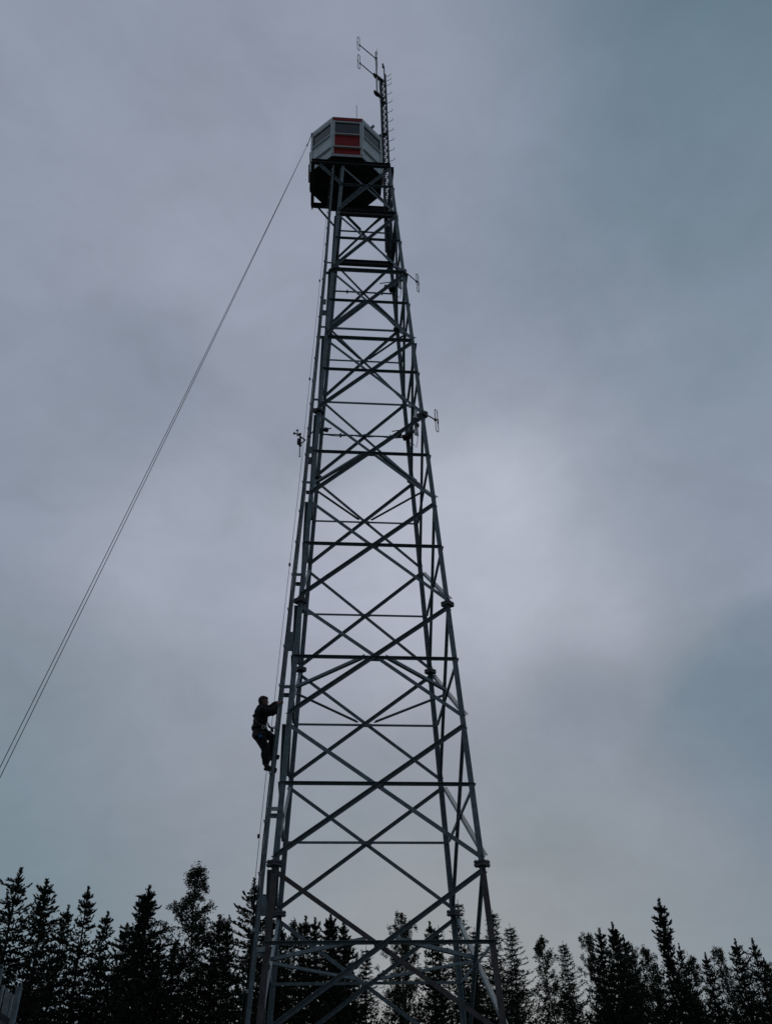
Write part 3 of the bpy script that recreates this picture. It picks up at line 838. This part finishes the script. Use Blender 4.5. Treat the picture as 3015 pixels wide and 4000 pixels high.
# ------------------------------------------------------------------ metal fence at the lower left edge
FY = -8.0
fe = thing('metal_fence', 'grey steel fence with two round posts topped by lifting eyes and upright slats', 'fence', at(60, 3990, FY))
for (px, py, r_) in ((77, 3860, .036), (4, 3789, .036)):
    p = at(px, py, FY); f = V((p.x, FY, p.z))
    m = MB(); m.tube([V((p.x, FY, 0)), f], r_, 14); m.tube([f-V((0, 0, .02)), f+V((0, 0, .004))], r_*1.12, 14); m.tube([f-V((0, 0, .42)), f-V((0, 0, .39))], r_*1.25, 14)
    ps = m.build('post', M['galv'], fe, smooth=False)
    m = MB(); c = f+V((0, 0, .028)); loop(m, c, (0, -1, 0), .026, .020, .0075); m.build('lifting_eye', M['galv'], ps)
for (px, py) in ((-9, 3840), (14, 3848), (30, 3863), (41, 3878), (50, 3886)):
    p = at(px, py, FY+.05)
    m = MB(); m.box((p.x, FY+.05, (p.z+.0)/2+.4), .032, .012, p.z-.8); m.box((p.x+.018, FY+.043, (p.z+.0)/2+.4), .006, .03, p.z-.8); m.build('slat', M['galv_light'], fe)
m = MB(); a = at(-30, 3945, FY); b_ = at(77, 4018, FY); m.bar(a, b_, .03, .06); m.bar(V((a.x, FY, 1.0)), V((b_.x, FY, 1.0)), .03, .06); m.build('rail', M['dark_steel'], fe)

# ------------------------------------------------------------------ trees
class TM:
    def __init__(s): s.v = []; s.f = []
    def tri(s, p, d, side, l, w):
        o = len(s.v); s.v += [tuple(p-side*w), tuple(p+side*w), tuple(p+d*l)]; s.f.append((o, o+1, o+2))
    def quad(s, p, d, side, l, w):
        o = len(s.v); s.v += [tuple(p), tuple(p+d*l*.5-side*w), tuple(p+d*l), tuple(p+d*l*.5+side*w)]; s.f.append((o, o+1, o+2, o+3))
def rv(rr):
    while True:
        v = V((rr.uniform(-1, 1), rr.uniform(-1, 1), rr.uniform(-1, 1)))
        if .05 < v.length < 1: return v.normalized()
def tuft(T, rr, p, d, l, nn, nl=.13, w=.030):
    for k in range(nn):
        u = rr.random(); s = d.cross(rv(rr))
        if s.length < .1: continue
        s.normalize(); nd = (d*rr.uniform(.5, 1.1)+s*rr.uniform(.45, .9)).normalized()
        T.tri(p+d*(l*u), nd, d.cross(s), nl*rr.uniform(.7, 1.15), w)
    T.tri(p+d*l*.8, d, d.cross(rv(rr)).normalized(), nl*1.3, w)
def finish(T, B, name):
    def mk(v, f, mat):
        me = bpy.data.meshes.new(name); me.from_pydata(v, [], f); me.materials.append(mat); me.update(); return me
    return mk(T.v, T.f, T.mat), mk(B.v, B.f, B.mat)
def trunk_pts(rr, H, lean):
    n = 12; ax, ay = rr.uniform(-1, 1)*lean, rr.uniform(-1, 1)*lean; ph = rr.uniform(0, 6)
    return [V((ax*(k/n)**2+.10*math.sin(ph+k*.9)*(k/n), ay*(k/n)**2+.08*math.cos(ph+k*.7)*(k/n), H*k/n)) for k in range(n+1)]
def tp(pts, H, z):
    t_ = max(0, min(.9999, z/H))*(len(pts)-1); i = int(t_); return lerp(pts[i], pts[i+1], t_-i)
def pine(seed, H=15.0, prof=None, lean=.5, dens=1.0, open_=0.0, side=None, fill=1.0):
    rr = random.Random(seed); T = TM(); T.mat = M['needles']; B = MB(); B.mat = M['bark']
    pts = trunk_pts(rr, H, lean)
    B.tube(pts, [lerp(.16, .025, k/12) for k in range(13)], 7)
    prof = prof or (lambda t_: min(.06+.34*t_, 1.5+.09*t_))
    z = H-.75
    tuft(T, rr, tp(pts, H, H-.70), V((0, 0, 1)), .45, 40, .11, .034); tuft(T, rr, tp(pts, H, H-.36), V((0, 0, 1)), .28, 36, .08, .030)
    for a in range(4):
        dd = V((math.cos(a*1.6)*.7, math.sin(a*1.6)*.7, 1)).normalized(); tuft(T, rr, tp(pts, H, H-.72), dd, .20, 14, .09, .030)
    for lv in range(11):
        t_ = .12+lv*.11; c = tp(pts, H, H-t_)
        for a in range(4):
            az = rr.uniform(0, 6.3); el = rr.uniform(.6, 1.1)
            tuft(T, rr, c, V((math.cos(az)*math.cos(el), math.sin(az)*math.cos(el), math.sin(el))), .08+.20*t_, 9, .10, .030)
    while z > 1.2:
        t_ = H-z; nb = rr.choice((5, 6, 6, 7)); a0 = rr.uniform(0, 6.3); Rr = prof(t_)*rr.uniform(.75, 1.12)
        for b_ in range(nb):
            if rr.random() < open_: continue
            az = a0+b_*2*math.pi/nb+rr.uniform(-.35, .35)
            L = Rr*rr.uniform(.6, 1.22)
            if side is not None: L *= 1+.4*math.cos(az-side)
            e = lerp(.30, .02, min(1, t_/4))+rr.uniform(-.12, .15)
            p = tp(pts, H, z+rr.uniform(-.12, .12)).copy(); h = V((math.cos(az), math.sin(az), 0)); path = [p.copy()]
            ns = max(2, int(L/.28)); st = L/ns
            for s in range(ns):
                e += rr.uniform(-.03, .12); q = p+(h*math.cos(e)+V((0, 0, math.sin(e))))*st; path.append(q)
                d = (q-p).normalized(); sdv = V((-h.y, h.x, 0))
                for k in range(max(1, int(3.0*dens+rr.random()))):
                    dd = (d*rr.uniform(.4, 1)+sdv*rr.uniform(-.9, .9)+V((0, 0, rr.uniform(-.1, .75)))).normalized()
                    tuft(T, rr, lerp(p, q, rr.random()), dd, rr.uniform(.16, .32), 13, .12, .036)
                p = q; h = (h+V((rr.uniform(-.12, .12), rr.uniform(-.12, .12), 0))).normalized()
            # upturned candle-like tips
            dt = (path[-1]-path[-2]).normalized()
            tuft(T, rr, path[-1], (dt*.7+V((0, 0, .6))).normalized(), rr.uniform(.26, .40)*min(1, .45+.18*t_), 30, .10, .036)
            B.tube(path, [lerp(.035, .010, k/ns)*(.6+.4*min(1, L)) for k in range(ns+1)], 4, caps=False)
        # shaded inner boughs round the stem
        for k in range(int(fill*min(32, 2.5+4.0*t_))):
            r_ = prof(t_)*.62*rr.random()**.6; a = rr.uniform(0, 6.3); c = tp(pts, H, z-rr.random()*.5)+V((r_*math.cos(a), r_*math.sin(a), 0))
            for j_ in range(7): T.quad(c+rv(rr)*.14, rv(rr), rv(rr), rr.uniform(.14, .26), rr.uniform(.05, .09))
        z -= rr.uniform(.36, .58)/dens**.5
    return finish(T, B, 'pine_tree')
def spruce(seed, H=15.0, wid=.30, mx=2.1):
    rr = random.Random(seed); T = TM(); T.mat = M['needles_b']; B = MB(); B.mat = M['bark']
    pts = trunk_pts(rr, H, .15)
    B.tube(pts, [lerp(.18, .014, k/12) for k in range(13)], 7)
    tuft(T, rr, tp(pts, H, H-.9), V((0, 0, 1)), .95, 26, .09, .014)
    z = H-.4
    while z > 1.6:
        t_ = H-z; nb = rr.choice((5, 6, 7)); a0 = rr.uniform(0, 6.3); Rr = min(.12+wid*t_, mx)
        for b_ in range(nb):
            az = a0+b_*2*math.pi/nb+rr.uniform(-.4, .4); L = Rr*rr.uniform(.6, 1.25)
            p = tp(pts, H, z).copy(); h = V((math.cos(az), math.sin(az), 0)); path = [p.copy()]; ns = max(2, int(L/.24)); st = L/ns; e = rr.uniform(-.05, .2) if t_ < 2 else rr.uniform(-.35, .05)
            for s in range(ns):
                e += .10; q = p+(h*math.cos(e)+V((0, 0, math.sin(e))))*st; path.append(q); d = (q-p).normalized()
                for k in range(3):
                    sg = rr.choice((-1, 1)); sdv = V((-h.y, h.x, 0))*sg; ll = rr.uniform(.16, .40)*(1-.4*s/ns)+.05
                    tuft(T, rr, lerp(p, q, rr.random()), (d*.7+sdv*.75+V((0, 0, rr.uniform(-.45, .25)))).normalized(), ll, 11, .10, .017)
                p = q
            tuft(T, rr, path[-2], (path[-1]-path[-2]).normalized(), st*1.3, 14, .10, .016)
            B.tube(path, [lerp(.025, .007, k/ns) for k in range(ns+1)], 4, caps=False)
        for k in range(int(min(16, 2+2.2*t_))):
            r_ = Rr*.6*rr.random()**.6; a = rr.uniform(0, 6.3); c = tp(pts, H, z-rr.random()*.4)+V((r_*math.cos(a), r_*math.sin(a), 0))
            for j_ in range(6): T.quad(c+rv(rr)*.13, rv(rr), rv(rr), rr.uniform(.12, .22), rr.uniform(.04, .08))
        z -= rr.uniform(.20, .33)
    return finish(T, B, 'spruce_tree')
def birch(seed, H=15.0, wid=1.5, dens=1.0, top=.5, leafy=1.0, bare=.15, step=1.0):
    rr = random.Random(seed); T = TM(); T.mat = M['leaves']; B = MB(); B.mat = M['pale_bark']
    pts = trunk_pts(rr, H, .6)
    B.tube(pts, [lerp(.13, .012, k/12) for k in range(13)], 6)
    def cloud(c, r_, n):
        for k in range(n):
            p = c+rv(rr)*r_*rr.random()**.5; T.quad(p, rv(rr), rv(rr), rr.uniform(.09, .15), rr.uniform(.035, .055))
    z = H-.2; cloud(tp(pts, H, H-.15), .16, 26)
    while z > H*bare:
        t_ = H-z; Rr = min(top*.5+.34*t_, wid)
        if t_ > H*.55: Rr *= 1.0
        for b_ in range(rr.choice((2, 3, 3))):
            az = rr.uniform(0, 6.3); L = Rr*rr.uniform(.45, 1.25); e = rr.uniform(.5, 1.05)
            p = tp(pts, H, z).copy(); h = V((math.cos(az), math.sin(az), 0)); path = [p.copy()]; ns = max(3, int(L/.25)); st = L/ns*1.15
            for s in range(ns):
                e += rr.uniform(-.2, .12); h = (h+V((rr.uniform(-.3, .3), rr.uniform(-.3, .3), 0))).normalized()
                q = p+(h*math.cos(e)+V((0, 0, math.sin(e))))*st; path.append(q)
                if s > 0:
                    for k in range(2):
                        if rr.random() < .8*dens:
                            c = q+rv(rr)*.22; cloud(c, rr.uniform(.10, .24), int(20*leafy)); B.tube([q, c], .005, 3, caps=False)
                p = q
            cloud(path[-1], .2, int(26*leafy))
            B.tube(path, [lerp(.028, .006, k/ns) for k in range(ns+1)], 4, caps=False)
        z -= rr.uniform(.20, .38)*step
    return finish(T, B, 'birch_tree')
def slim_gap(t_):
    if t_ < 2.0: return .12+.28*t_
    if t_ < 3.2: return .62-.28*(t_-2.0)
    if t_ < 3.9: return .25
    return min(.45+.75*(t_-3.9), 1.75)
P = {
 'pine_a': pine(11), 'pine_b': pine(12, lean=.9), 'pine_c': pine(13, prof=lambda t_: min(.06+.42*t_, 2.2), dens=1.1),
 'pine_slim': pine(14, prof=lambda t_: min(.18+.19*t_, 1.5), open_=.15, fill=.5), 'pine_dense': pine(15, prof=lambda t_: min(.05+.39*t_, 3.0), dens=1.4, lean=.2, fill=2.2),
 'pine_gap': pine(16, prof=slim_gap, lean=.3, dens=1.1), 'pine_open': pine(17, prof=lambda t_: min(.2+.36*t_, 2.0), open_=.15, side=2.6, fill=.8),
 'spruce_a': spruce(21), 'spruce_b': spruce(22, wid=.24, mx=1.8), 'spruce_c': spruce(23, wid=.36, mx=2.6),
 'birch_a': birch(31, dens=1.2), 'birch_b': birch(32, wid=1.15, dens=.95, top=.8), 'aspen': birch(35, wid=1.55, dens=1.05, leafy=.9, top=.5, step=.62), 'birch_c': birch(34, wid=1.8, top=1.0),
}
NAME = {'p': ('pine_tree', 'pine'), 's': ('spruce_tree', 'spruce'), 'b': ('birch_tree', 'birch'), 'a': ('aspen_tree', 'aspen')}
H0 = 15.0
TREES = [
 ('pine_a', -25, 3520, 31, 1.1, 'pine cut off by the left edge of the photo'),
 ('pine_open', 85, 3388, 30, 1.0, 'tallest ragged pine at the far left, above the metal fence'),
 ('pine_b', 186, 3432, 33, 1.1, 'broad pine just right of the tallest far left one'),
 ('pine_c', 271, 3534, 29, .75, 'shorter pointed pine between the broad one and the slim one at left'),
 ('pine_slim', 347, 3460, 32, 1.0, 'slim open pine with short bristly boughs in the left treeline'),
 ('pine_a', 424, 3560, 30, .85, 'low narrow pine left of the big dense dark pine'),
 ('pine_dense', 583, 3457, 29, 1.15, 'big dense black pine with a sharp tip in the left treeline'),
 ('pine_c', 498, 3605, 33, .9, 'shoulder-high pine pressed against the left of the dense black pine'),
 ('pine_a', 628, 3670, 31, .85, 'short pine pressed against the right of the dense black pine'),
 ('pine_c', 686, 3678, 34, .7, 'smallest pine of the left treeline, in the dip before the aspen'),
 ('aspen', 772, 3392, 30, 1.0, 'tall airy aspen with small loose leaves, left of the tower'),
 ('pine_c', 860, 3572, 31, .85, 'pine just right of the airy aspen'),
 ('pine_b', 893, 3588, 34, .75, 'second pine right of the airy aspen, beside its taller twin'),
 ('pine_open', 995, 3430, 29, 1.05, 'tall pine directly left of the ladder foot'),
 ('pine_a', 1062, 3470, 32, .9, 'tall pine seen behind the ladder and left front leg'),
 ('pine_c', 1101, 3610, 33, .7, 'pine seen just inside the left legs of the tower'),
 ('birch_a', 1150, 3606, 35, .8, 'small leafy tree between the left legs and the paired pines'),
 ('pine_c', 1195, 3577, 30, .8, 'left one of the paired pines seen through the tower'),
 ('pine_a', 1232, 3583, 33, .8, 'right one of the paired pines seen through the tower'),
 ('pine_dense', 1292, 3562, 30, .85, 'highest pine seen through the left half of the tower'),
 ('pine_b', 1341, 3594, 32, .85, 'pine touching the right side of the highest one inside the tower'),
 ('pine_slim', 1366, 3655, 34, 1.1, 'low thin pine behind the middle of the tower'),
 ('spruce_b', 1429, 3695, 31, .9, 'small spruce in the dip behind the centre of the tower'),
 ('birch_c', 1551, 3594, 32, .8, 'leafy birch seen right of the centre crossing'),
 ('birch_b', 1604, 3613, 35, .9, 'second birch touching the one right of the centre crossing'),
 ('pine_slim', 1676, 3598, 33, 1.0, 'slender pine seen left of the right rear leg'),
 ('spruce_b', 1712, 3616, 36, .8, 'thin spruce next to the slender pine inside the tower'),
 ('spruce_a', 1787, 3515, 31, .8, 'tall pointed spruce rising behind the right rear leg'),
 ('spruce_b', 1852, 3623, 34, .9, 'lower spruce between the two right legs'),
 ('spruce_a', 1922, 3555, 32, .85, 'tall spruce directly right of the right front leg'),
 ('spruce_c', 1989, 3608, 30, .8, 'wide-skirted spruce second to the right of the tower'),
 ('birch_a', 2121, 3674, 31, .95, 'round-topped birch standing alone right of the spruces'),
 ('spruce_c', 2196, 3674, 33, .75, 'blunt spruce right of the lone birch'),
 ('birch_b', 2278, 3660, 35, .9, 'thin leafy birch left of the high pine group'),
 ('pine_b', 2338, 3624, 31, .9, 'many-tipped pine left of the peak of the right-hand pine group'),
 ('pine_dense', 2390, 3600, 30, .8, 'highest pine of the right-hand pine group'),
 ('pine_c', 2432, 3652, 33, .75, 'lower pine leaning on the right of the right-hand pine group'),
 ('birch_c', 2470, 3714, 31, .7, 'rounded birch right of the right-hand pine group'),
 ('aspen', 2511, 3712, 34, .8, 'wispy leafy shoot just left of the lone tall narrow pine'),
 ('pine_gap', 2571, 3510, 31, 1.0, 'tall narrow pine with a pinched waist, highest on the right'),
 ('pine_c', 2648, 3685, 33, .6, 'short pine at the right foot of the pinched tall pine'),
 ('birch_a', 2696, 3748, 31, .8, 'low birch in the dip right of the pinched tall pine'),
 ('pine_c', 2751, 3720, 32, .7, 'small pine between two low birches on the right'),
 ('birch_b', 2792, 3714, 34, .8, 'low birch with an upright wispy tip on the right'),
 ('pine_c', 2867, 3667, 31, .85, 'bushy pine near the right edge with a rounded top'),
 ('pine_open', 2934, 3664, 32, .75, 'open-branched pine right of the bushy one near the right edge'),
 ('pine_c', 2980, 3740, 33, .65, 'low pine second from the right edge'),
 ('birch_c', 3012, 3785, 30, .8, 'leafy birch cut off by the right edge of the photo'),
]
rr = random.Random(77)
for kind, px, py, Y, wsc, lab in TREES:
    p = at(px, py, Y)
    me_c, me_t = P[kind]
    nm, cat = NAME['a' if kind == 'aspen' else kind[0]]
    s = p.z/H0
    o = thing(nm, lab[0].upper()*0+lab, cat, (p.x, Y, 0), 'trees of the forest edge behind the tower')
    hs = wsc
    rz = rr.uniform(0, 6.28)
    for nme, mesh in (('crown', me_c), ('trunk', me_t)):
        c = bpy.data.objects.new(nme, mesh); col.objects.link(c); c.parent = o
        c.scale = (s*hs, s*hs, s); c.rotation_euler = (0, 0, rz)
    # keep the crown's tip over the aimed spot
    top = max(me_t.vertices, key=lambda v_: v_.co.z).co
    tx = (top.x*math.cos(rz)-top.y*math.sin(rz))*s*hs; ty = (top.x*math.sin(rz)+top.y*math.cos(rz))*s*hs
    o.location = (p.x-tx, Y-ty, 0)
# the dense wood behind, which reads as one dark mass: same trees, scattered deeper, one object
rr = random.Random(99)
wv, wf = [], []
def bake(mesh, M4):
    n = len(mesh.vertices); a = np.empty(n*3, 'f'); mesh.vertices.foreach_get('co', a); a = a.reshape(-1, 3)
    A = np.array(M4)[:3]; return a @ A[:, :3].T + A[:, 3], [tuple(p.vertices) for p in mesh.polygons]
T = TM()
for k in range(760):
    x = rr.uniform(-52, 66); y = rr.uniform(36, 62)
    gap = -36 < x*44/(y+20) < -19
    hgt = rr.uniform(9.0, 12.6)*(y+20)/60*(.62 if gap else 1.0)
    cc = V((x, y, 0)); cone = rr.random() < .6
    for j_ in range(260 if not gap else 110):
        u = rr.random()**.7; zz2 = u*hgt; r_ = ((1-u)*1.7+.12 if cone else (1.0-u**3)*1.3)*rr.random()**.5; a = rr.uniform(0, 6.3)
        sz = rr.uniform(.10, .17) if u > .75 else rr.uniform(.28, .5)
        T.quad(cc+V((r_*math.cos(a), r_*math.sin(a), zz2)), rv(rr), rv(rr), sz, sz*.33)
me = bpy.data.meshes.new('background_wood'); me.from_pydata(T.v, [], T.f); me.materials.append(M['needles']); me.update()
o = bpy.data.objects.new('background_wood', me); col.objects.link(o)
tag(o, 'dark undergrowth and deeper wood filling in behind the treeline', 'woodland', kind='stuff')
